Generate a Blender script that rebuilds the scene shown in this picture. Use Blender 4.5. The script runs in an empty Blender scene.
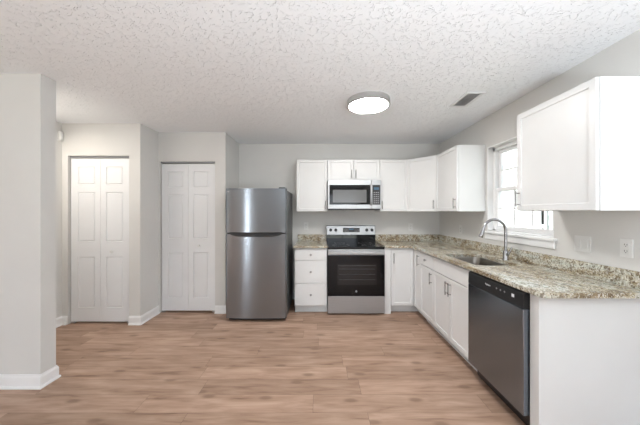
import bpy, bmesh, math, random
from mathutils import Vector, Matrix

C = bpy.context.scene.collection
S = bpy.context.scene
PI = math.pi
# ---------------------------------------------------------------- camera, world, light, exposure
CAM_Z = 1.363
cam_d = bpy.data.cameras.new('camera')
cam = bpy.data.objects.new('camera', cam_d); C.objects.link(cam)
cam.location = (0, 0, CAM_Z); cam.rotation_euler = (PI / 2, 0, 0)
cam_d.sensor_width = 36.0
cam_d.lens = 265.0 / 640.0 * 36.0
cam_d.shift_y = -0.3 / 640.0
cam_d.clip_start = 0.02
S.camera = cam

w = bpy.data.worlds.new('sky'); S.world = w; w.use_nodes = True
nt = w.node_tree; nt.nodes.clear()
sky = nt.nodes.new('ShaderNodeTexSky'); sky.sky_type = 'HOSEK_WILKIE'
sky.sun_direction = (-0.55, 0.35, 0.75); sky.turbidity = 4.0
bg = nt.nodes.new('ShaderNodeBackground'); bg.inputs['Strength'].default_value = 5.0
wo = nt.nodes.new('ShaderNodeOutputWorld')
nt.links.new(sky.outputs[0], bg.inputs[0]); nt.links.new(bg.outputs[0], wo.inputs[0])

def sun(direction, strength):
    l = bpy.data.lights.new('sun', 'SUN'); l.energy = strength; l.angle = 0.02; l.color = (1, .97, .92)
    o = bpy.data.objects.new('sun', l); C.objects.link(o)
    o.rotation_euler = Vector(direction).to_track_quat('Z', 'Y').to_euler()
sun((-0.55, 0.35, 0.75), 16.0)

def area(name, loc, to, sx, sy, power, col=(1, 1, 1)):
    l = bpy.data.lights.new(name, 'AREA'); l.shape = 'RECTANGLE'; l.size = sx; l.size_y = sy
    l.energy = power; l.color = col
    o = bpy.data.objects.new(name, l); C.objects.link(o); o.location = loc
    o.rotation_euler = (Vector(loc) - Vector(to)).to_track_quat('Z', 'Y').to_euler()
    return o
# fill lights added as daylight, at openings made up behind the camera
area('rear_daylight_fill', (.85, -3.92, 1.1), (.85, 0, 1.1), 1.6, 2.0, 36, (0.94, 0.97, 1.0))
area('rear_streak_fill', (-3.05, -3.92, 1.1), (-3.05, 0, 1.1), 0.10, 1.9, 16, (0.94, 0.97, 1.0))
area('left_daylight_fill', (-4.40, -1.2, 1.4), (0, -1.2, 1.4), 2.4, 1.6, 30, (0.94, 0.97, 1.0))
# fill light added behind the camera, aimed up to brighten the ceiling
area('ceiling_fill_light', (0.75, -0.7, 0.93), (0.75, -0.7, 3), 0.4, 0.4, 98, (0.86, 0.94, 1.0))
# unseen hallway lamp behind the stub wall, added to light the nook
area('hallway_lamp_light', (-2.9, 2.45, 2.36), (-2.9, 2.45, 0), 0.4, 0.4, 11, (1.0, 0.93, 0.84))

S.view_settings.view_transform = 'Standard'
S.view_settings.look = 'None'
S.view_settings.gamma = 1.0
S.view_settings.use_curve_mapping = False
S.view_settings.exposure = 0.18

# ---------------------------------------------------------------- constants of the place
XW = 1.88      # right wall
YB = 4.17       # back wall
ZC = 2.44       # ceiling
XS, YS0, YS1 = -2.17, 2.058, 2.178      # stub wall on the left
XN, YN = -3.13, 3.215                  # hallway side wall, first closet wall
XR1, YP = -2.18, 3.575                  # return, second closet wall
XR2 = -1.275                            # return beside refrigerator
XL, YR = -4.5, -4.0                    # living-room side, rear wall
CT = 0.914                             # worktop height

# ---------------------------------------------------------------- materials
def new_mat(name):
    m = bpy.data.materials.new(name); m.use_nodes = True
    n = m.node_tree
    b = n.nodes['Principled BSDF']
    return m, n, b
def N(n, t, **kw):
    x = n.nodes.new(t)
    for k, v in kw.items():
        if k in x.inputs: x.inputs[k].default_value = v
        else: setattr(x, k, v)
    return x
def mapped(n, scale=(1, 1, 1), coord='Object', rot=(0, 0, 0)):
    tc = N(n, 'ShaderNodeTexCoord'); mp = N(n, 'ShaderNodeMapping')
    mp.inputs['Scale'].default_value = scale; mp.inputs['Rotation'].default_value = rot
    n.links.new(tc.outputs[coord], mp.inputs['Vector'])
    return mp.outputs['Vector']
def ramp(n, fac, stops, interp='LINEAR'):
    r = N(n, 'ShaderNodeValToRGB'); cr = r.color_ramp; cr.interpolation = interp
    while len(cr.elements) > 1: cr.elements.remove(cr.elements[-1])
    cr.elements[0].position = stops[0][0]; cr.elements[0].color = (*stops[0][1], 1)
    for p, c in stops[1:]:
        e = cr.elements.new(p); e.color = (*c, 1)
    n.links.new(fac, r.inputs['Fac'])
    return r.outputs['Color']
def noise(n, vec, scale, detail=3, rough=.5, dist=0.0):
    t = N(n, 'ShaderNodeTexNoise'); t.inputs['Scale'].default_value = scale
    t.inputs['Detail'].default_value = detail; t.inputs['Roughness'].default_value = rough
    t.inputs['Distortion'].default_value = dist
    n.links.new(vec, t.inputs['Vector'])
    return t
def math_(n, op, a, b=None, clamp=False):
    x = N(n, 'ShaderNodeMath', operation=op); x.use_clamp = clamp
    for i, v in enumerate((a, b)):
        if v is None: continue
        if isinstance(v, (int, float)): x.inputs[i].default_value = v
        else: n.links.new(v, x.inputs[i])
    return x.outputs[0]
def mix(n, fac, a, b, mode='MIX'):
    x = N(n, 'ShaderNodeMix', data_type='RGBA', blend_type=mode)
    for s, v in ((x.inputs[0], fac), (x.inputs[6], a), (x.inputs[7], b)):
        if isinstance(v, (int, float)): s.default_value = v
        elif isinstance(v, tuple): s.default_value = (*v, 1)
        else: n.links.new(v, s)
    return x.outputs[2]
def bump(n, b, h, strength, dist):
    x = N(n, 'ShaderNodeBump'); x.inputs['Strength'].default_value = strength
    x.inputs['Distance'].default_value = dist
    n.links.new(h, x.inputs['Height']); n.links.new(x.outputs[0], b.inputs['Normal'])

def paint(name, col, rough=.5, bumpy=0.0, scale=150, var=.02):
    m, n, b = new_mat(name)
    v = mapped(n)
    t = noise(n, v, 3.0, 3)
    lo = tuple(c * (1 - var) for c in col); hi = tuple(min(1, c * (1 + var)) for c in col)
    n.links.new(ramp(n, t.outputs['Fac'], [(.3, lo), (.7, hi)]), b.inputs['Base Color'])
    b.inputs['Roughness'].default_value = rough
    if bumpy:
        bump(n, b, noise(n, v, scale, 2).outputs['Fac'], bumpy, .001)
    return m
def plain(name, col, rough=.4, metal=0.0, coat=0.0):
    m, n, b = new_mat(name)
    v = mapped(n); t = noise(n, v, 40, 2)
    r = N(n, 'ShaderNodeMapRange'); r.inputs['To Min'].default_value = max(0, rough - .03); r.inputs['To Max'].default_value = rough + .03
    n.links.new(t.outputs['Fac'], r.inputs['Value']); n.links.new(r.outputs[0], b.inputs['Roughness'])
    b.inputs['Base Color'].default_value = (*col, 1); b.inputs['Metallic'].default_value = metal
    b.inputs['Coat Weight'].default_value = coat
    return m
def steel(name, col, rough, aniso=.75, rot=0.0, brush=(1.5, 1.5, 260), axis='Z'):
    m, n, b = new_mat(name)
    b.inputs['Metallic'].default_value = 1
    v = mapped(n, brush); t = noise(n, v, 3.0, 3, .6)
    lo = tuple(c * .9 for c in col); hi = tuple(min(1, c * 1.08) for c in col)
    n.links.new(ramp(n, t.outputs['Fac'], [(.3, lo), (.7, hi)]), b.inputs['Base Color'])
    b.inputs['Roughness'].default_value = rough
    if aniso:
        b.inputs['Anisotropic'].default_value = aniso; b.inputs['Anisotropic Rotation'].default_value = rot
        tg = N(n, 'ShaderNodeTangent', direction_type='RADIAL', axis=axis)
        n.links.new(tg.outputs[0], b.inputs['Tangent'])
    return m
def emit(name, col, st):
    m, n, b = new_mat(name)
    b.inputs['Base Color'].default_value = (*col, 1)
    b.inputs['Emission Color'].default_value = (*col, 1); b.inputs['Emission Strength'].default_value = st
    return m

def ceiling_mat():
    m, n, b = new_mat('ceiling_texture_plaster')
    v = mapped(n)
    warp = noise(n, v, 5.0, 2); 
    va = N(n, 'ShaderNodeVectorMath', operation='MULTIPLY_ADD')
    n.links.new(warp.outputs['Color'], va.inputs[0]); va.inputs[1].default_value = (.05, .05, .05); n.links.new(v, va.inputs[2])
    vv = va.outputs[0]
    a = noise(n, vv, 21, 1.5, .5, .3).outputs['Fac']
    a2 = noise(n, vv, 32, 1, .5, .3).outputs['Fac']
    # thin raised strokes where the noise crosses its middle value, kept only in patches
    def ridge(f, wdt):
        d = math_(n, 'ABSOLUTE', math_(n, 'SUBTRACT', f, .5))
        r = N(n, 'ShaderNodeMapRange'); r.interpolation_type = 'SMOOTHSTEP'
        r.inputs['From Min'].default_value = 0; r.inputs['From Max'].default_value = wdt
        r.inputs['To Min'].default_value = 1; r.inputs['To Max'].default_value = 0
        n.links.new(d, r.inputs['Value']); return r.outputs[0]
    def patch(sc, lo, hi):
        t = noise(n, v, sc, 1).outputs['Fac']
        r = N(n, 'ShaderNodeMapRange'); r.interpolation_type = 'SMOOTHSTEP'
        r.inputs['From Min'].default_value = lo; r.inputs['From Max'].default_value = hi
        n.links.new(t, r.inputs['Value']); return r.outputs[0]
    h1 = math_(n, 'MULTIPLY', ridge(a, .028), patch(34, .50, .56))
    h2 = math_(n, 'MULTIPLY', ridge(a2, .035), patch(44, .54, .6))
    h = math_(n, 'ADD', h1, math_(n, 'MULTIPLY', h2, .8))
    fine = math_(n, 'MULTIPLY', noise(n, v, 60, 2).outputs['Fac'], .12)
    h = math_(n, 'ADD', h, fine)
    bump(n, b, h, 1.0, .0034)
    b.inputs['Base Color'].default_value = (.90, .915, .935, 1); b.inputs['Roughness'].default_value = .85
    return m

def floor_mat():
    m, n, b = new_mat('oak_plank_floor')
    tc = N(n, 'ShaderNodeTexCoord'); sp = N(n, 'ShaderNodeSeparateXYZ'); n.links.new(tc.outputs['Object'], sp.inputs[0])
    X, Y = sp.outputs[0], sp.outputs[1]
    W, L = .18, 1.22
    ry = math_(n, 'DIVIDE', Y, W); row = math_(n, 'FLOOR', ry); fy = math_(n, 'FRACT', ry)
    wn = N(n, 'ShaderNodeTexWhiteNoise', noise_dimensions='1D'); n.links.new(row, wn.inputs['W'])
    rx = math_(n, 'ADD', math_(n, 'DIVIDE', X, L), math_(n, 'MULTIPLY', wn.outputs['Value'], 7.3))
    col = math_(n, 'FLOOR', rx); fx = math_(n, 'FRACT', rx)
    cb = N(n, 'ShaderNodeCombineXYZ'); n.links.new(row, cb.inputs[0]); n.links.new(col, cb.inputs[1])
    w2 = N(n, 'ShaderNodeTexWhiteNoise', noise_dimensions='2D'); n.links.new(cb.outputs[0], w2.inputs['Vector'])
    pid = w2.outputs['Value']
    # grain coordinates, shifted for each plank
    off = N(n, 'ShaderNodeVectorMath', operation='MULTIPLY_ADD')
    n.links.new(w2.outputs['Color'], off.inputs[0]); off.inputs[1].default_value = (40, 40, 40); n.links.new(tc.outputs['Object'], off.inputs[2])
    def sc(s):
        q = N(n, 'ShaderNodeMapping'); q.inputs['Scale'].default_value = s; n.links.new(off.outputs[0], q.inputs['Vector']); return q.outputs[0]
    g1 = noise(n, sc((1.3, 9, 1)), 2.2, 4, .55, .5).outputs['Fac']
    g2 = noise(n, sc((3, 70, 1)), 1.6, 4, .6, .3).outputs['Fac']
    base = ramp(n, g1, [(.24, (.19, .110, .070)), (.40, (.345, .22, .156)), (.56, (.425, .283, .206)), (.75, (.50, .35, .262))])
    tone = ramp(n, pid, [(0, (.86, .85, .84)), (.5, (.98, .98, .98)), (1, (1.10, 1.11, 1.12))])
    c = mix(n, 1.0, base, tone, 'MULTIPLY')
    fine = ramp(n, g2, [(.3, (.91, .905, .90)), (.6, (1.04, 1.04, 1.04))])
    c = mix(n, .8, c, fine, 'MULTIPLY')
    # knots
    vk = N(n, 'ShaderNodeTexVoronoi', voronoi_dimensions='2D'); vk.inputs['Scale'].default_value = 1.0; n.links.new(sc((1.5, 3.4, 1)), vk.inputs['Vector'])
    kn = N(n, 'ShaderNodeMapRange'); kn.interpolation_type = 'SMOOTHSTEP'
    kn.inputs['From Min'].default_value = .03; kn.inputs['From Max'].default_value = .11; kn.inputs['To Min'].default_value = 1; kn.inputs['To Max'].default_value = 0
    n.links.new(vk.outputs['Distance'], kn.inputs['Value'])
    c = mix(n, math_(n, 'MULTIPLY', kn.outputs[0], .6), c, (.17, .10, .065))
    # seams
    ex = math_(n, 'MINIMUM', fx, math_(n, 'SUBTRACT', 1, fx)); ey = math_(n, 'MINIMUM', fy, math_(n, 'SUBTRACT', 1, fy))
    sx = math_(n, 'LESS_THAN', math_(n, 'MULTIPLY', ex, L), .0016); sy = math_(n, 'LESS_THAN', math_(n, 'MULTIPLY', ey, W), .0016)
    seam = math_(n, 'MAXIMUM', sx, sy)
    c = mix(n, math_(n, 'MULTIPLY', seam, .55), c, (.12, .075, .05))
    n.links.new(c, b.inputs['Base Color'])
    b.inputs['Roughness'].default_value = .48
    b.inputs['Specular IOR Level'].default_value = .35
    bump(n, b, math_(n, 'SUBTRACT', math_(n, 'MULTIPLY', g2, .3), seam), .25, .001)
    return m

def granite_mat(name='granite', light=.0):
    m, n, b = new_mat(name)
    v = mapped(n)
    warp = noise(n, v, 7, 3)
    va = N(n, 'ShaderNodeVectorMath', operation='MULTIPLY_ADD')
    n.links.new(warp.outputs['Color'], va.inputs[0]); va.inputs[1].default_value = (.10, .10, .10); n.links.new(v, va.inputs[2])
    fl = mapped(n, (1.2, .5, 1.2))
    big = noise(n, fl, 5.5, 3, .55, 1.2).outputs['Fac']
    base = ramp(n, big, [(.32, (.22, .165, .10)), (.45, (.37, .31, .215)), (.54, (.50, .475, .395)), (.66, (.53, .56, .52))])
    md = noise(n, va.outputs[0], 34, 4, .65, .4).outputs['Fac']
    c = mix(n, .9, base, ramp(n, md, [(.32, (.42, .35, .27)), (.44, (.84, .82, .78)), (.56, (1.15, 1.14, 1.10)), (.7, (1.3, 1.3, 1.28))]), 'MULTIPLY')
    vo = N(n, 'ShaderNodeTexVoronoi'); vo.inputs['Scale'].default_value = 140; n.links.new(va.outputs[0], vo.inputs['Vector'])
    sp = N(n, 'ShaderNodeSeparateColor'); n.links.new(vo.outputs['Color'], sp.inputs[0])
    speck = math_(n, 'GREATER_THAN', sp.outputs[0], .77 + light)
    c = mix(n, math_(n, 'MULTIPLY', speck, .75), c, (.13, .085, .05))
    speck2 = math_(n, 'GREATER_THAN', sp.outputs[1], .80)
    c = mix(n, math_(n, 'MULTIPLY', speck2, .55), c, (.82, .80, .74))
    dk = noise(n, va.outputs[0], 15, 4, .6, .5).outputs['Fac']
    dk = N(n, 'ShaderNodeMapRange'); dk.inputs['From Min'].default_value = .57; dk.inputs['From Max'].default_value = .64
    n.links.new(noise(n, va.outputs[0], 21, 4, .65, .6).outputs['Fac'], dk.inputs['Value'])
    c = mix(n, math_(n, 'MULTIPLY', dk.outputs[0], .65 - light * 2), c, (.15, .115, .08))
    n.links.new(c, b.inputs['Base Color'])
    b.inputs['Roughness'].default_value = .16
    b.inputs['Specular IOR Level'].default_value = .45
    return m

def glass_mat(name, fac=.08, tint=(.97, .99, 1.0)):
    m = bpy.data.materials.new(name); m.use_nodes = True; n = m.node_tree; n.nodes.clear()
    o = N(n, 'ShaderNodeOutputMaterial'); mx = N(n, 'ShaderNodeMixShader'); mx.inputs[0].default_value = fac
    t = N(n, 'ShaderNodeBsdfTransparent'); t.inputs[0].default_value = (*tint, 1)
    g = N(n, 'ShaderNodeBsdfGlossy'); g.inputs['Roughness'].default_value = .02
    n.links.new(t.outputs[0], mx.inputs[1]); n.links.new(g.outputs[0], mx.inputs[2]); n.links.new(mx.outputs[0], o.inputs[0])
    return m

M = {}
M['wall'] = paint('greige_wall_paint', (.66, .65, .63), .75, .25, 120)
M['ceiling'] = ceiling_mat()
M['floor'] = floor_mat()
M['trim'] = paint('white_trim_paint', (.83, .83, .83), .38)
M['door'] = paint('white_door_paint', (.77, .775, .785), .42, .15, 60)
M['cab'] = paint('white_cabinet_paint', (.735, .735, .73), .36)
M['cab_in'] = paint('cabinet_shadow_gap', (.35, .34, .33), .7)
M['granite'] = granite_mat()
M['steel'] = steel('brushed_stainless', (.285, .312, .345), .21, .95, .25)
M['steel_d'] = steel('dark_brushed_stainless', (.25, .285, .325), .26, .7, .25)
M['steel_flat'] = steel('satin_stainless', (.43, .435, .44), .42, .0)
M['nickel'] = plain('brushed_nickel', (.36, .355, .35), .28, 1)
M['rim'] = plain('satin_silver', (.60, .60, .60), .35, 1)
M['rack'] = plain('dim_rack_wire', (.10, .10, .10), .4)
M['ventbg'] = plain('vent_shadow_grey', (.22, .22, .22), .7)
M['chrome'] = plain('chrome', (.75, .75, .76), .12, 1)
M['faucet'] = plain('faucet_steel', (.40, .40, .41), .22, 1)
M['sinkm'] = steel('sink_steel', (.50, .47, .43), .30, .0)
M['black'] = plain('black_plastic', (.012, .012, .013), .35)
M['glossblack'] = plain('black_glass', (.005, .005, .006), .06)
M['glossblack'].node_tree.nodes['Principled BSDF'].inputs['Specular IOR Level'].default_value = .3
M['darkgrey'] = plain('dark_grey_enamel', (.075, .077, .08), .38)
M['ovenglass'] = plain('oven_window_glass', (.012, .012, .013), .08)
M['mwglass'] = plain('microwave_window_screen', (.12, .12, .12), .16)
M['grey'] = plain('mid_grey_print', (.30, .30, .31), .5)
M['white_pl'] = plain('white_plastic', (.74, .735, .72), .35)
M['slot'] = plain('dark_slot', (.03, .03, .03), .6)
M['mark'] = plain('pale_print', (.75, .76, .78), .5)
M['display'] = emit('blue_display', (.03, .08, .13), .35)
M['lamp'] = emit('lamp_diffuser', (1, .985, .96), 66.0)
M['glass'] = glass_mat('window_glass')
M['siding'] = paint('white_vinyl_siding', (.78, .79, .80), .6)
M['grass'] = paint('lawn', (.12, .16, .07), .9)
M['vent'] = paint('white_vent_enamel', (.76, .76, .77), .4)
M['bulbwhite'] = plain('frosted_glass', (.8, .78, .74), .3)

# ---------------------------------------------------------------- mesh helpers
class MB:
    def __init__(s): s.bm = bmesh.new()
    def _merge(s, t, smooth=False, mi=0):
        if smooth is not None:
            for f in t.faces: f.smooth = smooth
        s.sharp(t)
        me = bpy.data.meshes.new('tmp'); t.to_mesh(me); t.free(); s.bm.from_mesh(me); bpy.data.meshes.remove(me)
    @staticmethod
    def sharp(t):
        for e in t.edges:
            if len(e.link_faces) == 2 and e.calc_face_angle(0) > .6: e.smooth = False
    def box(s, x0, x1, y0, y1, z0, z1, bev=0.0, seg=2, mat=None):
        t = bmesh.new(); bmesh.ops.create_cube(t, size=1)
        for v in t.verts:
            v.co = Vector((x0 + (v.co.x + .5) * (x1 - x0), y0 + (v.co.y + .5) * (y1 - y0), z0 + (v.co.z + .5) * (z1 - z0)))
        if bev: bmesh.ops.bevel(t, geom=list(t.edges), offset=bev, segments=seg, affect='EDGES', profile=.6)
        if mat is not None: t.transform(mat)
        bmesh.ops.recalc_face_normals(t, faces=t.faces)
        s._merge(t); return s
    def panel(s, x0, x1, yf, yb, z0, z1, frame=.055, rec=.008, bev=.002, raised=0.0, slope=.004):
        """slab with front at yf (smaller y), recessed field; raised>0 lifts an inner field again"""
        t = bmesh.new(); bmesh.ops.create_cube(t, size=1)
        for v in t.verts:
            v.co = Vector((x0 + (v.co.x + .5) * (x1 - x0), yf + (v.co.y + .5) * (yb - yf), z0 + (v.co.z + .5) * (z1 - z0)))
        bmesh.ops.recalc_face_normals(t, faces=t.faces)
        if bev:
            bmesh.ops.bevel(t, geom=[e for e in t.edges if all(abs(v.co.y - yf) < 1e-6 for v in e.verts)], offset=bev, segments=1, affect='EDGES')
        f = max((f for f in t.faces if f.normal.y < -.99), key=lambda f: f.calc_area())
        bmesh.ops.inset_region(t, faces=[f], thickness=frame, depth=0)
        bmesh.ops.inset_region(t, faces=[f], thickness=slope, depth=-rec)
        s._merge(t); return s
    def tube(s, pts, r, seg=12, cap=True):
        t = bmesh.new(); rings = []
        P = [Vector(p) for p in pts]; R = r if isinstance(r, (list, tuple)) else [r] * len(P)
        up = None
        for i, p in enumerate(P):
            d = (P[min(i + 1, len(P) - 1)] - P[max(i - 1, 0)]).normalized()
            if up is None: up = Vector((0, 0, 1)) if abs(d.z) < .9 else Vector((1, 0, 0))
            a = d.cross(up).normalized(); u = a.cross(d).normalized(); up = u
            rings.append([t.verts.new(p + (a * math.cos(q) + u * math.sin(q)) * R[i]) for q in [2 * PI * k / seg for k in range(seg)]])
        for A, B in zip(rings, rings[1:]):
            for k in range(seg): t.faces.new((A[k], A[(k + 1) % seg], B[(k + 1) % seg], B[k]))
        if cap: t.faces.new(rings[0][::-1]); t.faces.new(rings[-1])
        bmesh.ops.recalc_face_normals(t, faces=t.faces)
        s._merge(t, True); return s
    def lathe(s, prof, loc=(0, 0, 0), axis='Z', seg=32, smooth=True, mat=None):
        t = bmesh.new(); rings = []
        for (r, z) in prof:
            if r < 1e-6: rings.append([t.verts.new((0, 0, z))])
            else: rings.append([t.verts.new((r * math.cos(2 * PI * k / seg), r * math.sin(2 * PI * k / seg), z)) for k in range(seg)])
        for A, B in zip(rings, rings[1:]):
            if len(A) == 1 and len(B) == 1: continue
            for k in range(seg):
                k2 = (k + 1) % seg
                if len(A) == 1: t.faces.new((A[0], B[k2], B[k]))
                elif len(B) == 1: t.faces.new((A[k], A[k2], B[0]))
                else: t.faces.new((A[k], A[k2], B[k2], B[k]))
        if axis == '-Y': t.transform(Matrix.Rotation(PI / 2, 4, 'X'))      # local z -> -y
        if axis == '-X': t.transform(Matrix.Rotation(-PI / 2, 4, 'Y'))
        if axis == '-Z': t.transform(Matrix.Rotation(PI, 4, 'X'))
        if mat is not None: t.transform(mat)
        t.transform(Matrix.Translation(loc))
        bmesh.ops.recalc_face_normals(t, faces=t.faces)
        s._merge(t, smooth); return s
    def prism(s, pts, z0, z1, bev=0.0, axes='xy', smooth=False):
        """closed 2-D outline extruded; axes: xy (along z), xz (along y), yz (along x)"""
        t = bmesh.new()
        def co(p, h):
            return {'xy': (p[0], p[1], h), 'xz': (p[0], h, p[1]), 'yz': (h, p[0], p[1])}[axes]
        A = [t.verts.new(co(p, z0)) for p in pts]; B = [t.verts.new(co(p, z1)) for p in pts]
        k = len(pts)
        for i in range(k): t.faces.new((A[i], A[(i + 1) % k], B[(i + 1) % k], B[i]))
        t.faces.new(A[::-1]); t.faces.new(B)
        bmesh.ops.recalc_face_normals(t, faces=t.faces)
        if bev: bmesh.ops.bevel(t, geom=list(t.edges), offset=bev, segments=1, affect='EDGES')
        s._merge(t, smooth); return s
    def holed(s, outer, hole, z0, z1):
        t = bmesh.new()
        def loop(pts):
            vs = [t.verts.new((p[0], p[1], z1)) for p in pts]
            return vs, [t.edges.new((vs[i], vs[(i + 1) % len(vs)])) for i in range(len(vs))]
        ov, oe = loop(outer); hv, he = loop(hole)
        bmesh.ops.triangle_fill(t, use_beauty=True, use_dissolve=False, edges=oe + he, normal=(0, 0, 1))
        r = bmesh.ops.extrude_face_region(t, geom=list(t.faces))
        for g in r['geom']:
            if isinstance(g, bmesh.types.BMVert): g.co.z = z0
        bmesh.ops.recalc_face_normals(t, faces=t.faces)
        s._merge(t); return s
    def build(s, name, mat, parent=None, bevel=0.0):
        me = bpy.data.meshes.new(name); s.sharp(s.bm); s.bm.to_mesh(me); s.bm.free(); me.materials.append(mat)
        o = bpy.data.objects.new(name, me); C.objects.link(o)
        if parent: o.parent = parent
        return o

def tag(o, label=None, cat=None, group=None, kind=None):
    if label: o['label'] = label
    if cat: o['category'] = cat
    if group: o['group'] = group
    if kind: o['kind'] = kind
    return o
def thing(name, label, cat, loc, rz=0, group=None):
    o = bpy.data.objects.new(name, None); C.objects.link(o); o.empty_display_size = .1
    o.location = loc; o.rotation_euler = (0, 0, rz)
    return tag(o, label, cat, group)
def struct(name, mb, mat, label=None, parent=None):
    o = mb.build(name, mat, parent)
    if not parent: tag(o, label, None, None, 'structure')
    return o
def sempty(name, label, loc, rz=0):
    o = bpy.data.objects.new(name, None); C.objects.link(o); o.location = loc; o.rotation_euler = (0, 0, rz)
    return tag(o, label, None, None, 'structure')
def copy_tree(o, parent=None):
    c = o.copy(); C.objects.link(c); c.parent = parent
    for ch in list(o.children): copy_tree(ch, c)
    return c
def text(name, body, size, mat, parent, loc, rot=(PI / 2, 0, 0), depth=.0004):
    cu = bpy.data.curves.new(name, 'FONT'); cu.body = body; cu.size = size; cu.extrude = depth
    cu.align_x = 'CENTER'; cu.align_y = 'CENTER'
    o = bpy.data.objects.new(name, cu); C.objects.link(o); o.parent = parent; o.location = loc; o.rotation_euler = rot
    bpy.context.view_layer.update()
    me = bpy.data.meshes.new_from_object(o.evaluated_get(bpy.context.evaluated_depsgraph_get()))
    me.materials.clear(); me.materials.append(mat)
    bpy.data.objects.remove(o); q = bpy.data.objects.new(name, me); C.objects.link(q)
    q.parent = parent; q.location = loc; q.rotation_euler = rot
    return q

# ---------------------------------------------------------------- room shell
struct('floor', MB().box(XL - .1, XW + .1, YR - .1, YB + .5, -.06, 0), M['floor'], 'warm brown oak-look plank floor')
struct('ceiling', MB().box(XL - .1, XW + .1, YR - .1, YB + .5, ZC, ZC + .15), M['ceiling'], 'white hand-textured plaster ceiling')
struct('wall_back', MB().box(XR2 - .11, XW + .1, YB, YB + .11, 0, ZC), M['wall'], 'light greige back wall behind the range')
WY0, WY1, WZ0, WZ1 = 2.13, 2.98, 1.152, 2.09
struct('wall_right', MB().box(XW, XW + .14, YR, WY0, 0, ZC).box(XW, XW + .14, WY1, YB, 0, ZC)
       .box(XW, XW + .14, WY0, WY1, 0, WZ0).box(XW, XW + .14, WY0, WY1, WZ1, ZC), M['wall'], 'light greige right wall with the kitchen window')
struct('wall_stub', MB().box(XL, XS, YS0, YS1, 0, ZC), M['wall'], 'end of a grey partition wall at the left edge')
struct('wall_left', MB().box(XN - .11, XN, YS1, YN + .8, 0, ZC), M['wall'], 'hallway side wall beyond the grey partition')
D1a, D1b, D2a, D2b = -3.06, -2.315, -2.165, -1.415
struct('wall_left_closet', MB().box(XN, D1a, YN, YN + .11, 0, ZC).box(D1b, XR1, YN, YN + .11, 0, ZC).box(D1a, D1b, YN, YN + .11, 2.05, ZC)
       .box(XR1 - .11, XR1, YN + .11, YP + .11, 0, ZC), M['wall'], 'warm white wall around the left closet door')
struct('wall_right_closet', MB().box(XR1, D2a, YP, YP + .11, 0, ZC).box(D2b, XR2, YP, YP + .11, 0, ZC).box(D2a, D2b, YP, YP + .11, 2.05, ZC)
       .box(XR2 - .11, XR2, YP + .11, YB, 0, ZC), M['wall'], 'greige wall around the right closet door')
struct('wall_closet_backs', MB().box(XN - .11, XR2 - .11, YB + .3, YB + .4, 0, ZC), M['wall'])
# unseen living-room side behind the camera, with openings added for the fill lights
struct('wall_rear', MB().box(XL, -3.25, YR - .12, YR, 0, ZC).box(-2.85, 0, YR - .12, YR, 0, ZC).box(1.7, XW + .14, YR - .12, YR, 0, ZC)
       .box(-3.25, -2.85, YR - .12, YR, 2.1, ZC).box(0, 1.7, YR - .12, YR, 2.15, ZC).box(-3.25, -2.85, YR - .12, YR, 0, .1), M['wall'])
struct('wall_living', MB().box(XL - .1, XL, YS1, YB + .5, 0, ZC).box(XL, XN - .11, YB + .4, YB + .5, 0, ZC).box(XL - .1, XL, YR - .12, -2.5, 0, ZC).box(XL - .1, XL, .1, YS1, 0, ZC).box(XL - .1, XL, -2.5, .1, 0, .55).box(XL - .1, XL, -2.5, .1, 2.25, ZC), M['wall'])

def sweep_base(name, pts, label):
    prof = [(0, 0), (.022, 0), (.022, .008), (.019, .016), (.013, .02), (.013, .082), (.010, .092), (.006, .098), (.006, .105), (0, .105)]
    mb = MB(); t = mb.bm; P = [Vector((p[0], p[1])) for p in pts]; rings = []
    for i, p in enumerate(P):
        ns = []
        if i > 0: d = (P[i] - P[i - 1]).normalized(); ns.append(Vector((d.y, -d.x)))
        if i < len(P) - 1: d = (P[i + 1] - P[i]).normalized(); ns.append(Vector((d.y, -d.x)))
        nn = ns[0] if len(ns) == 1 else (ns[0] + ns[1]) / (1 + ns[0].dot(ns[1]))
        rings.append([t.verts.new((p.x + nn.x * a, p.y + nn.y * a, z)) for a, z in prof])
    for A, B in zip(rings, rings[1:]):
        for k in range(len(prof)):
            k2 = (k + 1) % len(prof); t.faces.new((A[k], A[k2], B[k2], B[k]))
    t.faces.new(rings[0]); t.faces.new(rings[-1][::-1])
    bmesh.ops.recalc_face_normals(t, faces=t.faces)
    return struct(name, mb, M['trim'], label)
sweep_base('baseboard_stub', [(XL, YS0), (XS, YS0), (XS, YS1), (XN, YS1)], 'white baseboard wrapping the grey partition end')
sweep_base('baseboard_left', [(XN, YS1), (XN, YN), (D1a, YN)], 'white baseboard left of the first closet door')
sweep_base('baseboard_middle', [(D1b, YN), (XR1, YN), (XR1, YP)], 'white baseboard turning the corner between the closet doors')
sweep_base('baseboard_back', [(D2b, YP), (XR2, YP), (XR2, YB), (-.37, YB)], 'white baseboard beside and behind the refrigerator')

sweep_base('baseboard_right', [(XW, 1.52), (XW, YR)], 'white baseboard on the right wall before the counter')

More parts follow.
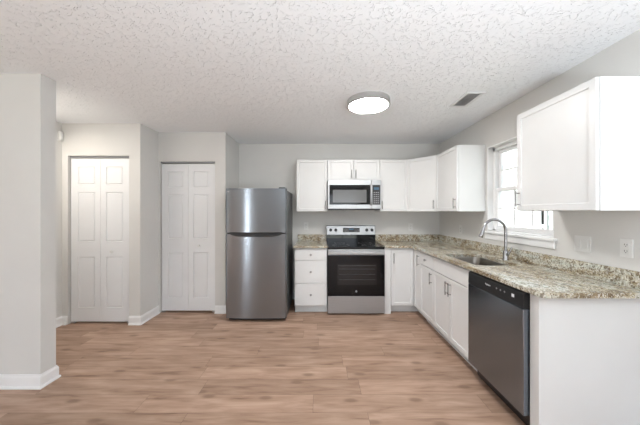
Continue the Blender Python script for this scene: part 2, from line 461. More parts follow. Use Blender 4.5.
# ---------------------------------------------------------------- bifold closet doors
def bifold(name, label, x0, x1, yw, knob_z):
    r = sempty(name, label, ((x0 + x1) / 2, yw + .03, 0))
    w_ = (x1 - x0) / 2
    g = .005
    tr = MB().box(-w_ + .001, w_ - .001, -.004, .03, 2.03, 2.05); tr.build('track', M['grey'], r)
    for s in (0, 1):
        a = -w_ + .012 if s == 0 else .0015
        b = -.0015 if s == 0 else w_ - .012
        z0, z1 = .025, 2.02
        H = z1 - z0; W = b - a
        t = bmesh.new()
        # grid of stiles and rails, panels inset and raised
        inx = .27 if s == 0 else .17
        xs = [a, a + W * (.24 if s == 0 else .18), b - W * (.18 if s == 0 else .24), b]
        zs = [z0] + [z1 - H * q for q in (.915, .603, .510, .206, .160, .050)] + [z1]
        vs = [[t.verts.new((x, 0, z)) for x in xs] for z in zs]
        pan = []
        for i in range(len(zs) - 1):
            for j in range(3):
                f = t.faces.new((vs[i][j], vs[i][j + 1], vs[i + 1][j + 1], vs[i + 1][j]))
                if j == 1 and i in (1, 3, 5): pan.append(f)
        bmesh.ops.recalc_face_normals(t, faces=t.faces)
        if t.faces[0].normal.y > 0: bmesh.ops.reverse_faces(t, faces=t.faces)
        for f in pan:
            bmesh.ops.inset_region(t, faces=[f], thickness=.008, depth=-.009)
            bmesh.ops.inset_region(t, faces=[f], thickness=.006, depth=0)
            bmesh.ops.inset_region(t, faces=[f], thickness=.012, depth=.007)
        # thickness
        bo = [e for e in t.edges if e.is_boundary]
        ex = bmesh.ops.extrude_edge_only(t, edges=bo)
        nv = [q for q in ex['geom'] if isinstance(q, bmesh.types.BMVert)]
        for q in nv: q.co.y = .032
        ne = [q for q in ex['geom'] if isinstance(q, bmesh.types.BMEdge) and all(v.co.y > .03 for v in q.verts)]
        bmesh.ops.holes_fill(t, edges=ne)
        bmesh.ops.recalc_face_normals(t, faces=t.faces)
        mb = MB(); mb._merge(t)
        leaf = mb.build('door_leaf', M['door'], r)
        leaf.rotation_euler = (0, 0, 0)
        if s == 1:
            k = MB().lathe([(0, 0), (.008, 0), (.008, .014), (.016, .020), (.019, .028), (.014, .036), (0, .038)], (W * .42, 0, knob_z), '-Y', 20)
            k.build('knob', M['white_pl'], leaf)
    for px in (-w_ + .03, w_ - .03):
        MB().box(px - .02, px + .02, .002, .03, 0, .02).build('pivot_bracket', M['steel_flat'], r)
    return r
bifold('door_1', 'left white six-panel bifold closet door', D1a, D1b, YN, .884)
bifold('door_2', 'right white six-panel bifold closet door beside the refrigerator', D2a, D2b, YP, .908)

# ---------------------------------------------------------------- window
def window():
    r = sempty('window_1', 'white double-hung kitchen window over the sink', (XW, (WY0 + WY1) / 2, WZ0), -PI / 2)
    # local: x toward camera (-world y), y into wall (+world x), z up ; opening +-hw
    hw = (WY1 - WY0) / 2; H = WZ1 - WZ0
    # jamb liner
    j = MB().box(-hw, -hw + .012, .0, .13, 0, H).box(hw - .012, hw, .0, .13, 0, H).box(-hw, hw, .0, .13, H - .012, H).box(-hw + .012, hw - .012, .0, .13, 0, .012)
    j.build('jamb', M['trim'], r)
    f = MB()
    a = hw - .012
    f.box(-a, -a + .035, .06, .13, .012, H - .012).box(a - .035, a, .06, .13, .012, H - .012).box(-a, a, .06, .13, H - .047, H - .012).box(-a, a, .06, .13, .012, .028)
    f.build('window_frame', M['trim'], r)
    i = a - .035
    mid = .045 + (H - .092) * .485
    def sash(y, z0, z1, cols, name):
        s = MB()
        s.box(-i, -i + .035, y, y + .03, z0, z1, .003, 1).box(i - .035, i, y, y + .03, z0, z1, .003, 1)
        s.box(-i + .03, i - .03, y, y + .03, z0, z0 + .036, .003, 1).box(-i + .03, i - .03, y, y + .03, z1 - .035, z1, .003, 1)
        so = s.build(name, M['trim'], r)
        m = MB(); zc = (z0 + z1) / 2 + .003
        m.box(-i + .03, i - .03, y + .010, y + .022, zc - .008, zc + .008)
        for k in range(1, cols):
            x = -i + .035 + (2 * i - .07) * k / cols
            m.box(x - .008, x + .008, y + .011, y + .021, z0 + .04, z1 - .03)
        m.build('muntins', M['trim'], so)
        MB().box(-i + .03, i - .03, y + .014, y + .018, z0 + .034, z1 - .03).build('pane', M['glass'], so)
        return so
    sash(.098, mid - .02, H - .047, 3, 'upper_sash')
    lo = sash(.064, .028, mid + .02, 3, 'lower_sash')
    lk = MB().box(-.03 , .03, .056, .085, mid + .020, mid + .028, .002, 1).tube([(0, .07, mid + .028), (0, .07, mid + .038), (.02, .062, mid + .040), (.035, .058, mid + .036)], .005, 8)
    lk.build('sash_lock', M['nickel'], lo)
    MB().box(-hw - .03, hw + .03, -.032, .06, -.022, .0, .004, 2).build('window_sill', M['trim'], r)
    MB().box(-hw - .02, hw + .02, -.016, -.001, -.085, -.022, .003, 1).build('apron', M['trim'], r)
window()

# neighbouring house and lawn seen through the window
struct('ground', MB().box(-14, 16, -16, 20, -.5, -.42), M['grass'], 'lawn between the houses')
nh = thing('neighbour_house', 'white clapboard house wall seen through the kitchen window', 'house', (4.6, 5.0, -.42))
sd = MB(); z = 0.0
while z < 5.6:
    t = bmesh.new()
    vs = [t.verts.new(c) for c in [(-.012, -9, z), (-.012, 9, z), (-.003, 9, z + .19), (-.003, -9, z + .19)]]
    t.faces.new(vs)
    v2 = [t.verts.new(c) for c in [(-.012, -9, z), (-.012, 9, z), (0, 9, z), (0, -9, z)]]
    t.faces.new(v2)
    sd._merge(t); z += .19
sd.box(0, .2, -9, 9, 0, 5.7)
sd.build('siding', M['siding'], nh)
wf = MB().box(-.05, 0, .34, .38, 1.15, 2.9).box(-.05, 0, .46, .50, 1.15, 2.9).box(-.05, 0, .34, .50, 1.11, 1.15).box(-.05, 0, .38, .46, 1.46, 1.53).box(-.05, 0, .34, .50, 2.9, 2.94).build('narrow_window', M['trim'], nh)
MB().box(-.03, -.026, .38, .46, 1.15, 2.9).build('pane', M['glossblack'], wf)
MB().box(-.35, .25, -9, 9, 5.7, 5.85).build('eave', M['trim'], nh)

# ---------------------------------------------------------------- cabinet pieces (local: x width, front toward -y, wall at y=0)
def pull(parent, x, yf, z0, z1, name='handle'):
    y = yf - .028; h = z1 - z0
    m = MB().tube([(x, y, z0), (x, y, z1)], .0055, 10)
    m.tube([(x, yf + .001, z0 + h * .14), (x, y, z0 + h * .14)], .0045, 8).tube([(x, yf + .001, z1 - h * .14), (x, y, z1 - h * .14)], .0045, 8)
    return m.build(name, M['nickel'], parent)
def knob(parent, x, yf, z):
    return MB().lathe([(0, -.001), (.006, -.001), (.005, .012), (.013, .018), (.015, .024), (.011, .029), (0, .030)], (x, yf, z), '-Y', 16).build('knob', M['nickel'], parent)
T = .019
def upper_cabinet(label, loc, rz, w_, z0, z1, doors, d=.305):
    """doors: list of (x0,x1,handle_side)"""
    r = thing('wall_cabinet', label, 'cabinet', (*loc, z0), rz, 'white wall cabinets')
    h = z1 - z0
    MB().box(-w_ / 2, w_ / 2, -d, -.001, 0, h, .001, 1).build('carcass', M['cab'], r)
    for (a, b, hs, hz) in doors:
        dr = MB().panel(a + .0025, b - .0025, -d - .004 - T, -d - .004, .003, h - .003).build('door', M['cab'], r)
        x = a + .03 if hs == 'l' else b - .03
        pull(dr, x, -d - .004 - T, hz[0], hz[1])
    return r
UZ0, UZ1 = 1.372, 2.128
yb = YB
XU0, XU1, XU2, XU3 = -.342, .108, .868, XW - .61
HZ = (.035, .155)
upper_cabinet('white single-door wall cabinet left of the microwave', ((XU0 + XU1) / 2, yb), 0, XU1 - XU0 - .002, UZ0, UZ1, [(-(XU1 - XU0) / 2, (XU1 - XU0) / 2, 'r', HZ)])
upper_cabinet('short two-door white wall cabinet above the microwave', ((XU1 + XU2) / 2, yb), 0, XU2 - XU1 - .002, 1.826, UZ1, [(-.38, 0, 'r', (.03, .15)), (0, .38, 'l', (.03, .15))])
upper_cabinet('white single-door wall cabinet right of the microwave', ((XU2 + XU3) / 2, yb), 0, XU3 - XU2 - .002, UZ0, UZ1, [(-(XU3 - XU2) / 2, (XU3 - XU2) / 2, 'l', HZ)])
# diagonal corner cabinet
def corner_upper():
    r = thing('wall_cabinet', 'white diagonal corner wall cabinet between back and right walls', 'cabinet', (XW, YB, UZ0), 0, 'white wall cabinets')
    h = UZ1 - UZ0; a = .609; d = .305
    MB().prism([(-.001, -.001), (-a, -.001), (-a, -d), (-d, -a), (-.001, -a)], 0, h).build('carcass', M['cab'], r)
    L = (a - d) * math.sqrt(2)
    dr = MB().panel(-L / 2 + .004, L / 2 - .004, -.002 - T, -.002, .002, h - .002).build('door', M['cab'], r)
    dr.location = (-(a + d) / 2, -(a + d) / 2, 0); dr.rotation_euler = (0, 0, -PI / 4)
    pull(dr, L / 2 - .035, -.002 - T, *HZ)
corner_upper()
def right_upper(y0, y1, label, hs, hz=HZ):
    w_ = y1 - y0
    return upper_cabinet(label, (XW, (y0 + y1) / 2), -PI / 2, w_ - .002, UZ0, UZ1, [(-w_ / 2, w_ / 2, hs, hz)])
right_upper(3.005, YB - .61, 'white wall cabinet left of the window, side panel facing the room', 'r')
right_upper(1.487, 2.092, 'large white wall cabinet right of the window, nearest the camera', 'l')

BD = .60          # carcass depth
BH = .884
def base_cab(name, label, loc, rz, w_, parts, toe=(0, 0)):
    r = thing(name, label, 'cabinet', (*loc, 0), rz, 'white base cabinets')
    MB().box(-w_ / 2, w_ / 2, -BD, -.001, .10, BH - .001, .001, 1).build('carcass', M['cab'], r)
    MB().box(-w_ / 2, w_ / 2, -BD + .075, -.1, 0.0, .099).box(-w_ / 2, w_ / 2, -BD + .062, -BD + .075, 0, .018).build('toe_kick', M['cab'], r)
    yf = -BD - .002 - T
    for p in parts:
        kind, a, b, z0, z1 = p[:5]
        if kind == 'drawer':
            o = MB().box(a + .003, b - .003, yf, -BD - .003, z0, z1, .0025, 1).build('drawer', M['cab'], r)
            if p[5]: knob(o, (a + b) / 2, yf, (z0 + z1) / 2)
        elif kind == 'front':
            MB().box(a + .003, b - .003, yf, -BD - .003, z0, z1, .0025, 1).build('false_front', M['cab'], r)
        elif kind == 'door':
            o = MB().panel(a + .003, b - .003, yf, -BD - .003, z0, z1, frame=min(.055, (b - a) * .25)).build('door', M['cab'], r)
            x = a + .03 if p[5] == 'l' else b - .03
            pull(o, x, yf, p[6], p[6] + .13)
    return r
# drawer base left of range
RX0, RX1 = .100, .860
wl = RX0 - .004 - (-.342)
cx = (-.342 + RX0 - .004) / 2
base_cab('base_cabinet', 'white three-drawer base cabinet between refrigerator and range', (cx, YB), 0, wl,
         [('drawer', -wl / 2, wl / 2, .722, .868, 1), ('drawer', -wl / 2, wl / 2, .415, .716, 1), ('drawer', -wl / 2, wl / 2, .112, .409, 1)])
# corner cabinet: doors on both fronts
XF = XW - BD      # carcass front of right run (1.295)
YF = YB - BD      # carcass front of back run
YC1 = 3.335
def corner_base():
    r = thing('base_cabinet', 'white corner base cabinet with two doors meeting at the inner corner', 'cabinet', (XW, YB, 0), 0, 'white base cabinets')
    x0 = RX1 + .004 - XW; y0 = YC1 - YB
    MB().prism([(-.001, -.001), (x0, -.001), (x0, -BD), (-BD, -BD), (-BD, y0), (-.001, y0)], .10, BH - .001).build('carcass', M['cab'], r)
    MB().prism([(-.1, -.1), (x0, -.1), (x0, -BD + .075), (-BD + .075, -BD + .075), (-BD + .075, y0), (-.1, y0)], 0, .099).build('toe_kick', M['cab'], r)
    yf = -BD - .002 - T
    MB().box(x0, x0 + .085, yf + .004, -BD - .001, 0.0, BH - .002, .001, 1).build('filler_strip', M['cab'], r)
    d1 = MB().panel(x0 + .09, -BD - T - .006, yf, -BD - .002, .112, .868).build('door', M['cab'], r)
    pull(d1, x0 + .09 + .03, yf, .68, .82)
    w2 = (YB - BD - T - .004) - YC1
    d2 = MB().panel(-w2 / 2, w2 / 2, -.002 - T, -.002, .112, .868, frame=.04).build('door', M['cab'], r)
    d2.location = (-BD, y0 + w2 / 2 + .001, 0); d2.rotation_euler = (0, 0, -PI / 2)
    pull(d2, w2 / 2 - .03, -.002 - T, .68, .82)
corner_base()
YK1, YK0, YD0 = 2.955, 2.205, 1.600
wk = YC1 - YK1 - .003
base_cab('base_cabinet', 'narrow white base cabinet with one drawer over one door', (XW, (YC1 + YK1) / 2), -PI / 2, wk,
         [('drawer', -wk / 2, wk / 2, .72, .868, 1), ('door', -wk / 2, wk / 2, .112, .714, 'r', .55)])
wk = YK1 - YK0 - .003
sink_cab = base_cab('base_cabinet', 'wide white two-door base cabinet under the sink', (XW, (YK1 + YK0) / 2), -PI / 2, wk,
         [('front', -wk / 2, wk / 2, .72, .868), ('door', -wk / 2, 0, .112, .714, 'r', .55), ('door', 0, wk / 2, .112, .714, 'l', .55)])
# hollow out the sink cabinet carcass (open top box)
for o in list(sink_cab.children):
    if o.name.startswith('carcass'):
        bpy.data.objects.remove(o)
MB().box(-wk / 2, -wk / 2 + .016, -BD, -.001, .10, BH - .001).box(wk / 2 - .016, wk / 2, -BD, -.001, .10, BH - .001).box(-wk / 2 + .016, wk / 2 - .016, -BD, -.001, .10, .118) \
    .box(-wk / 2 + .016, wk / 2 - .016, -BD, -BD + .018, .118, BH - .001).build('carcass', M['cab'], sink_cab)
# end panel of the peninsula
YE0 = 1.52
ep = thing('end_panel', 'plain white panel closing the near end of the counter run', 'cabinet panel', (XW, YE0, 0))
MB().box(-BD - .024, -.001, 0, .019, 0, BH - .001, .0015, 1).build('panel', M['cab'], ep)
MB().box(-BD - .015, -BD + .005, .0195, YD0 - YE0 - .004, 0, BH - .001).build('filler_strip', M['cab'], ep)

# ---------------------------------------------------------------- worktops
CF = .648
def rounded(x0, x1, y0, y1, r, n=6):
    pts = []
    for cx_, cy_, a0 in ((x1 - r, y1 - r, 0), (x0 + r, y1 - r, 90), (x0 + r, y0 + r, 180), (x1 - r, y0 + r, 270)):
        for k in range(n + 1):
            q = math.radians(a0 + 90 * k / n); pts.append((cx_ + r * math.cos(q), cy_ + r * math.sin(q)))
    return pts
SX0, SX1, SY0, SY1 = 1.32, 1.695, 2.225, 2.84
YE = 1.468
ctz0, ctz1 = .885, CT
t = thing('countertop', 'long L-shaped beige granite worktop with the sink cut-out', 'countertop', (XW, YB, 0), 0, 'granite worktops')
outer = [(-.001, -.001), (RX1 + .006 - XW, -.001), (RX1 + .006 - XW, -CF), (-CF, -CF), (-CF, YE - YB + .02), (-CF + .006, YE - YB + .006), (-CF + .02, YE - YB), (-.001, YE - YB)]
hole = [(x - XW, y - YB) for x, y in rounded(SX0, SX1, SY0, SY1, .085)]
slab = MB().holed(outer, hole, ctz0, ctz1).build('slab', M['granite'], t)
BS = .022
MB().box(RX1 + .006 - XW, -BS - .001, -BS, -.001, CT, CT + .10, .0015, 1).build('back_upstand', M['granite'], t)
MB().box(-BS, -.001, YE - YB, -.001, CT, CT + .10, .0015, 1).build('side_upstand', M['granite'], t)
t2 = thing('countertop', 'short granite worktop between refrigerator and range', 'countertop', (cx, YB, 0), 0, 'granite worktops')
MB().box(-wl / 2 - .012, wl / 2, -CF, -.001, ctz0, ctz1, .002, 1).build('slab', M['granite'], t2)
MB().box(-wl / 2 - .006, wl / 2, -BS, -.001, CT, CT + .10, .0015, 1).build('back_upstand', M['granite'], t2)

# ---------------------------------------------------------------- sink and faucet
sk = thing('kitchen_sink', 'undermount stainless single-bowl sink below the window', 'sink', ((SX0 + SX1) / 2, (SY0 + SY1) / 2, .7085))
def sink_mesh():
    mb = MB(); t = mb.bm
    hx, hy = (SX1 - SX0) / 2, (SY1 - SY0) / 2
    lv = [(.012, .176, .076), (-.004, .176, .066), (-.008, .17, .06), (-.012, .03, .06), (-.03, .008, .05), (-.06, .004, .04)]
    rings = [[t.verts.new((x, y, z)) for x, y in rounded(-hx - o, hx + o, -hy - o, hy + o, r)] for o, z, r in lv]
    for A, B in zip(rings, rings[1:]):
        for k in range(len(A)): t.faces.new((A[k], A[(k + 1) % len(A)], B[(k + 1) % len(A)], B[k]))
    t.faces.new(rings[-1])
    bmesh.ops.solidify(t, geom=list(t.faces), thickness=.0015)
    for f in t.faces: f.smooth = True
    bmesh.ops.recalc_face_normals(t, faces=t.faces)
    return mb
sink_mesh().build('basin', M['sinkm'], sk)
MB().lathe([(.0, .006), (.03, .006), (.042, .009), (.045, .005), (.045, .002), (0, .002)], (0.05, 0, 0), 'Z', 24).build('drain', M['chrome'], sk)

fx, fy = 1.752, 2.50
fa = thing('faucet', 'tall gooseneck pull-down faucet behind the sink', 'faucet', (fx, fy, CT + .0004))
MB().lathe([(0, 0), (.027, 0), (.027, .006), (.023, .012), (.022, .075), (.019, .085), (.0, .085)], (0, 0, 0), 'Z', 24).build('base', M['faucet'], fa)
R_ = .105
pts = [(0, 0, .08), (0, 0, .14), (0, 0, .20), (0, 0, .275)]
for k in range(1, 15):
    a = PI * k / 14 * .93
    pts.append((-R_ + R_ * math.cos(a), 0, .275 + R_ * math.sin(a)))
MB().tube(pts, .0125, 16).build('gooseneck', M['faucet'], fa)
e = Vector(pts[-1]); d = (Vector(pts[-1]) - Vector(pts[-2])).normalized()
MB().tube([e - d * .002, e + d * .01, e + d * .05, e + d * .085, e + d * .09], [.0135, .015, .017, .019, .016], 16).build('spray_head', M['faucet'], fa)
MB().tube([(0, -.018, .052), (0, -.034, .055)], .013, 12).tube([(0, -.034, .055), (.012, -.044, .085), (.022, -.05, .125)], [.009, .006, .0055], 10).build('lever', M['faucet'], fa)

# ---------------------------------------------------------------- refrigerator
fr = thing('refrigerator', 'stainless top-freezer refrigerator with dark grey sides', 'refrigerator', (-.795, 3.285, 0))
FW = .38
MB().box(-FW + .004, FW - .004, .075, .76, .03, 1.642, .006, 2).build('cabinet', M['darkgrey'], fr)
def fdoor(z0, z1, name, top=True):
    mb = MB(); t = mb.bm
    prof = []      # plan curve, front convex
    n_ = 40; crown = .012; er = .018
    for k in range(n_ + 1):
        u = -1 + 2 * k / n_; x = u * FW
        y = crown * (abs(u) ** 2.6)
        ed = FW - abs(x)
        if ed < er: y += er - math.sqrt(max(0, er * er - (er - ed) ** 2))
        prof.append((x, y))
    loop = prof + [(FW, .07), (-FW, .07)]
    A = [t.verts.new((x, y, z0)) for x, y in loop]; B = [t.verts.new((x, y, z1)) for x, y in loop]
    k = len(loop)
    for i in range(k):
        f = t.faces.new((A[i], A[(i + 1) % k], B[(i + 1) % k], B[i])); f.smooth = i < n_
    t.faces.new(A[::-1]); t.faces.new(B)
    bmesh.ops.recalc_face_normals(t, faces=t.faces)
    return mb.build(name, M['steel'], fr)
fd = fdoor(1.108, 1.659, 'freezer_door')
fd2 = fdoor(.045, 1.092, 'fridge_door')
def hcurve(x): return .012 * (abs(x / FW) ** 2.6)
def hpiece(z_of, name, par, y_out=.004):
    mb = MB(); t = mb.bm; rows = []
    n_ = 30
    for k in range(n_ + 1):
        x = -.325 + .65 * k / n_
        u = x / .325
        zlo, zhi = z_of(u)
        yy = hcurve(x)
        rows.append([t.verts.new(c) for c in [(x, yy - y_out, zlo), (x, yy - y_out, zhi), (x, yy + .02, zhi), (x, yy + .02, zlo)]])
    for A, B in zip(rows, rows[1:]):
        for k in range(4): t.faces.new((A[k], A[(k + 1) % 4], B[(k + 1) % 4], B[k]))
    t.faces.new(rows[0]); t.faces.new(rows[-1][::-1])
    bmesh.ops.recalc_face_normals(t, faces=t.faces)
    return mb.build(name, M['black'], par)
hpiece(lambda u: (1.055 + .036 * abs(u) ** 5, 1.0925), 'recessed_handle', fd2)
hpiece(lambda u: (1.1075, 1.113), 'recessed_handle', fd, .003)
MB().box(-FW + .01, FW - .01, .03, .074, 1.088, 1.112).build('gasket_gap', M['black'], fr)
MB().box(-FW + .03, FW - .03, .05, .12, .012, .044).build('base_grille', M['black'], fr)
MB().box(.28, .36, .03, .13, 1.6595, 1.676, .004, 2).build('hinge_cover', M['darkgrey'], fr)
for fx_, fy_ in ((-.33, .1), (.33, .1), (-.33, .7), (.33, .7)):
    MB().lathe([(0, 0), (.022, 0), (.022, .012), (.01, .014), (.01, .031), (0, .031)], (fx_, fy_, 0), 'Z', 16).build('foot', M['black'], fr)
MB().box(-.355, -.335, -.003 + hcurve(.345) + .0, hcurve(.345) + .004, 1.615, 1.619).build('badge', M['mark'], fd)

# ---------------------------------------------------------------- range
RW = (RX1 - RX0) / 2 - .003
rg = thing('range', 'stainless freestanding electric range with black glass oven door', 'range', ((RX0 + RX1) / 2, YB - .66, 0))
# local y: front 0, back .65
MB().box(-RW, RW, .045, .645, .03, .874, .003, 1).build('body', M['darkgrey'], rg)
MB().box(-RW, RW, .004, .59, .872, .905, .006, 2).build('cooktop', M['glossblack'], rg)
cook = rg.children[-1] if False else [o for o in bpy.data.objects if o.parent == rg and o.name.startswith('cooktop')][0]
def ring(parent, x, y, r0, r1, z, mat, name):
    mb = MB(); t = mb.bm; n_ = 48
    for ra, rb in ((r0, r1),):
        A = [t.verts.new((x + ra * math.cos(2 * PI * k / n_), y + ra * math.sin(2 * PI * k / n_), z)) for k in range(n_)]
        B = [t.verts.new((x + rb * math.cos(2 * PI * k / n_), y + rb * math.sin(2 * PI * k / n_), z)) for k in range(n_)]
        for k in range(n_): t.faces.new((A[k], B[k], B[(k + 1) % n_], A[(k + 1) % n_]))
    return mb.build(name, mat, parent)
for x, y, r in ((-.19, .17, .115), (.19, .17, .09), (-.19, .43, .075), (.19, .43, .10)):
    ring(cook, x, y, r - .003, r, .9055, M['grey'], 'burner_ring')
# front control strip and handle
MB().box(-RW, RW, -.003, .044, .795, .870, .003, 1).build('front_trim', M['steel_flat'], rg)
od = MB().box(-RW, RW, -.004, .044, .252, .792, .004, 2).build('oven_door', M['glossblack'], rg)
MB().box(-.25, .27, -.0052, -.0038, .40, .68).build('oven_window', M['ovenglass'], od)
for zz in (.47, .54, .61):
    MB().box(-.23, .25, -.0056, -.0050, zz, zz + .002).build('rack_line', M['rack'], od)
MB().box(-.235, .255, -.0058, -.0050, .655, .658).build('rack_line', M['rack'], od)
hb = MB().box(-RW + .01, RW - .01, -.052, -.030, .810, .848, .009, 3)
hb.box(-RW + .02, -RW + .05, -.032, 0, .815, .843, .003, 1).box(RW - .05, RW - .02, -.032, 0, .815, .843, .003, 1)
hb.build('oven_handle', M['steel_flat'], od)
bd = MB().lathe([(0, 0), (.013, 0), (.013, .0015), (.0105, .0018), (.0105, .001), (0, .001)], (0, -.0042, .315), '-Y', 24).build('badge', M['grey'], od)
text('badge_letters', 'GE', .013, M['mark'], bd, (0, -.0058, .315))
MB().box(-RW, RW, -.002, .05, .022, .247, .004, 2).build('storage_drawer', M['steel_flat'], rg)
for fx_, fy_ in ((-.33, .1), (.33, .1), (-.33, .58), (.33, .58)):
    MB().lathe([(0, 0), (.018, 0), (.018, .01), (.009, .012), (.009, .031), (0, .031)], (fx_, fy_, 0), 'Z', 16).build('foot', M['black'], rg)
# backguard
bgd = MB().prism([(.590, .90), (.645, .90), (.645, 1.155), (.612, 1.155), (.604, 1.14), (.590, 1.02)], -RW, RW, axes='yz').build('backguard', M['glossblack'], rg)
al = math.atan2(.014, .12)
pm = Matrix.Translation((0, .5965, 1.083)) @ Matrix.Rotation(-al, 4, 'X')
MB().box(-RW, RW, -.004, .004, -.070, .068, .003, 1, pm).build('control_panel', M['steel_flat'], bgd)
dp = MB().box(-.125, .135, -.0055, .0, -.030, .036, .001, 1, pm).build('clock_display', M['black'], bgd)
MB().box(-.03, .04, -.0060, -.005, .006, .024, 0, 1, pm).build('digits', M['display'], dp)
bt = MB(); bt2 = MB()
for k in range(4):
    for j in range(2):
        bt.box(-.112 + k * .02, -.100 + k * .02, -.0060, -.005, -.018 + j * .02, -.012 + j * .02, 0, 1, pm)
        bt2.box(.056 + k * .019, .067 + k * .019, -.0060, -.005, -.018 + j * .02, -.012 + j * .02, 0, 1, pm)
bt.build('touch_pads', M['grey'], dp); bt2.build('touch_pads', M['grey'], dp)
for x in (-.315, -.235, .245, .325):
    kk = MB().lathe([(0, 0), (.024, 0), (.024, .004), (.020, .006), (.019, .024), (.016, .028), (0, .029)], (0, -.004, 0), '-Y', 20)
    kk.box(-.0045, .0045, -.040, -.03, -.019, .019, .002, 1)
    o = kk.build('knob', M['black'], bgd); o.matrix_local = pm @ Matrix.Translation((x, 0, .004))

# ---------------------------------------------------------------- microwave
mw = thing('microwave', 'stainless over-the-range microwave under the short wall cabinet', 'microwave', ((XU1 + XU2) / 2, YB, 1.395))
MW = .377; MD = .385
MB().box(-MW, MW, -MD, -.002, .012, .425, .003, 1).build('body', M['darkgrey'], mw)
MB().box(-MW + .01, MW - .01, -MD - .015, -.02, 0, .013, .002, 1).build('underside_grille', M['black'], mw)
md = MB().box(-MW, .245, -MD - .030, -MD - .001, .016, .424, .004, 2).build('door', M['steel_flat'], mw)
wn_ = MB().box(-MW + .022, .222, -MD - .0325, -MD - .029, .075, .355, .002, 1).build('window_frame', M['glossblack'], md)
MB().box(-MW + .07, .170, -MD - .0335, -MD - .032, .105, .285).build('window', M['mwglass'], wn_)
hp = []
for k in range(11):
    u = -1 + 2 * k / 10
    hp.append((.232, -MD - .070 + .024 * u * u, .215 + u * .150))
MB().tube(hp, .0115, 12).tube([hp[1], (.232, -MD - .028, hp[1][2])], .007, 8).tube([hp[-2], (.232, -MD - .028, hp[-2][2])], .007, 8).build('handle', M['steel_flat'], md)
cp = MB().box(.247, MW, -MD - .030, -MD - .001, .016, .424, .004, 2).build('control_panel', M['steel_flat'], mw)
pg = MB().box(.255, MW - .012, -MD - .0325, -MD - .029, .075, .355, .002, 1).build('touch_panel', M['black'], cp)
MB().box(.275, MW - .03, -MD - .0335, -MD - .032, .285, .32).build('clock_display', M['display'], pg)
kp = MB()
for j in range(6):
    for i in range(3):
        kp.box(.272 + i * .028, .290 + i * .028, -MD - .0332, -MD - .032, .095 + j * .029, .108 + j * .029)
kp.build('keypad', M['grey'], pg)

# ---------------------------------------------------------------- dishwasher (local x toward camera, front -y)
dw = thing('dishwasher', 'stainless built-in dishwasher with black control panel at the counter end', 'dishwasher', (XW, (YD0 + YK0) / 2, 0), -PI / 2)
DWW = (YK0 - YD0) / 2 - .004; DF = -.650
MB().box(-DWW + .004, DWW - .004, -.575, -.02, .02, .868).build('tub', M['black'], dw)
dd = MB().box(-DWW, DWW, DF, -.585, .128, .775, .005, 2).build('door', M['steel_d'], dw)
MB().box(-DWW, -DWW + .0, DF, -.585, .1, .1)
MB().box(-DWW + .002, DWW - .002, -.584, -.576, .115, .86).build('door_liner', M['black'], dw)
cpn = MB().prism([(DF + .001, .778), (-.585, .778), (-.585, .876), (DF + .018, .876), (DF + .004, .866)], -DWW, DWW, .001, axes='yz').build('control_panel', M['black'], dw)
MB().box(-.12, .12, DF - .001, DF + .0, .782, .792).build('pocket_handle', M['slot'], cpn)
text('maker_mark', 'Frigidaire', .016, M['mark'], cpn, (-.04, DF - .0005, .832))
for k in range(3):
    ring_ = MB().lathe([(.0, .0), (.0065, 0), (.0065, .0015), (0, .0015)], (.055 + k * .04, DF + .001, .832), '-Y', 16).build('button', M['grey'], cpn)
MB().box(.200, .222, DF - .0008, DF + .002, .822, .842, .001, 1).build('start_button', M['mark'], cpn)
MB().box(-DWW + .01, DWW - .01, -.56, -.54, 0, .11).build('toe_panel', M['black'], dw)

# ---------------------------------------------------------------- wall plates
def outlet(label, loc, rz):
    r = thing('wall_outlet', label, 'outlet', loc, rz, 'white duplex outlets')
    MB().box(-.035, .035, -.006, -.0005, -.057, .057, .0025, 2).build('cover_plate', M['white_pl'], r)
    for s in (-1, 1):
        f = MB().box(-.0165, .0165, -.0085, -.0055, s * .0195 - .014, s * .0195 + .014, .003, 2).build('receptacle', M['white_pl'], r)
        g = MB().box(-.008, -.0055, -.0092, -.008, s * .0195 - .003, s * .0195 + .007).box(.0055, .008, -.0092, -.008, s * .0195 - .002, s * .0195 + .006).box(-.0022, .0022, -.0092, -.008, s * .0195 - .010, s * .0195 - .0055)
        g.build('slots', M['slot'], f)
    return r
outlet('white outlet on the back wall between refrigerator and range', (-.22, YB, 1.145), 0)
outlet('white outlet on the back wall under the cabinet right of the microwave', (1.425, YB, 1.13), 0)
outlet('white outlet on the right wall near the back corner, left of faucet', (XW, 3.53, 1.13), -PI / 2)
outlet('white duplex outlet nearest the right edge of the photo, over the counter', (XW, 1.622, 1.143), -PI / 2)
sw = thing('light_switch', 'white double switch plate on right wall between window and outlet', 'light switch', (XW, 1.895, 1.137), -PI / 2)
MB().box(-.058, .058, -.006, -.0005, -.057, .057, .0025, 2).build('cover_plate', M['white_pl'], sw)
for s in (-1, 1):
    MB().box(s * .023 - .016, s * .023 + .016, -.0085, -.0055, -.033, .033, .002, 1).build('rocker', M['white_pl'], sw)
ch = thing('door_chime', 'small white box high on wall above left closet, beside partition', 'chime box', (XN, 3.186, 2.22), PI / 2)
MB().box(-.02, .02, -.030, -.001, 0, .11, .006, 2).build('cover', M['white_pl'], ch)
MB().box(-.012, .012, -.032, -.029, .025, .085, .002, 1).build('grille', M['trim'], ch)

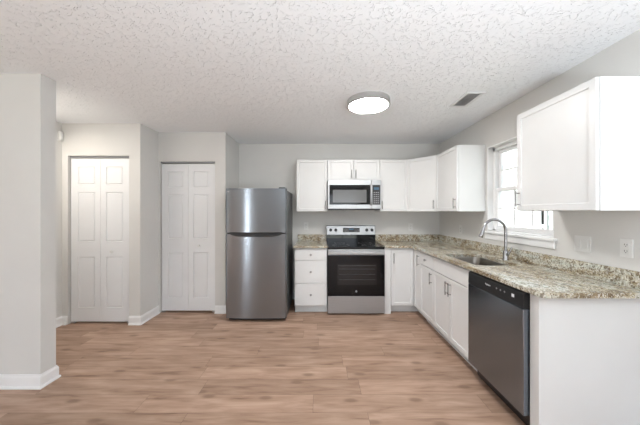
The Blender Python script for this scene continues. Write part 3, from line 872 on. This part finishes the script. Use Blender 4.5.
ul = thing('added_uplight', 'unseen uplight stand added behind the camera for ceiling fill', 'floor lamp', (.75, -.7, 0))  # unseen stand, added to go with the ceiling fill light
MB().lathe([(0, 0), (.13, 0), (.13, .015), (.02, .03), (0, .03)], (0, 0, 0), 'Z', 32).build('base', M['nickel'], ul)
MB().tube([(0, 0, .02), (0, 0, .8)], .012, 12).build('pole', M['nickel'], ul)
MB().lathe([(.0, .79), (.03, .79), (.24, .90), (.245, .90), (.035, .785), (0, .78)], (0, 0, 0), 'Z', 40).build('shade', M['nickel'], ul)

# ---------------------------------------------------------------- ceiling fixtures
cl = thing('ceiling_light', 'round flush white ceiling light with brushed metal rim', 'ceiling light', (.468, 2.56, ZC))
MB().lathe([(.0, 0), (.205, 0), (.205, .050), (.198, .054), (.187, .054), (.187, .045)], (0, 0, 0), '-Z', 48).build('rim', M['rim'], cl)
MB().lathe([(.187, .046), (.186, .054), (.17, .060), (.10, .066), (0, .068)], (0, 0, 0), '-Z', 48).build('diffuser', M['lamp'], cl)
av = thing('air_vent', 'white rectangular air register in the ceiling near the right wall', 'vent', (1.40, 2.535, ZC))
mb = MB(); VX, VY = .085, .165
mb.box(-VX, VX, -VY, -VY + .026, -.008, 0, .002, 1).box(-VX, VX, VY - .026, VY, -.008, 0, .002, 1).box(-VX, -VX + .026, -VY + .026, VY - .026, -.008, 0, .002, 1).box(VX - .026, VX, -VY + .026, VY - .026, -.008, 0, .002, 1)
mb.build('frame', M['vent'], av)
MB().box(-VX + .026, VX - .026, -VY + .026, VY - .026, -.0015, -.0002).build('duct_shade', M['ventbg'], av)  # grey sheet whose colour stands in for the shade inside the duct
sl = MB()
for k in range(7):
    x = -VX + .036 + k * .0163
    sl.box(-.0008, .0008, -VY + .026, VY - .026, -.007, .007, 0, 1, Matrix.Translation((x, 0, -.006)) @ Matrix.Rotation(math.radians(42), 4, 'Y'))
sl.build('louvres', M['vent'], av)
hl = thing('ceiling_light', 'unseen hallway ceiling lamp added behind the grey partition', 'ceiling light', (-2.9, 2.45, ZC))
MB().lathe([(0, 0), (.12, 0), (.12, .02), (.1, .03), (0, .03)], (0, 0, 0), '-Z', 32).build('base', M['trim'], hl)
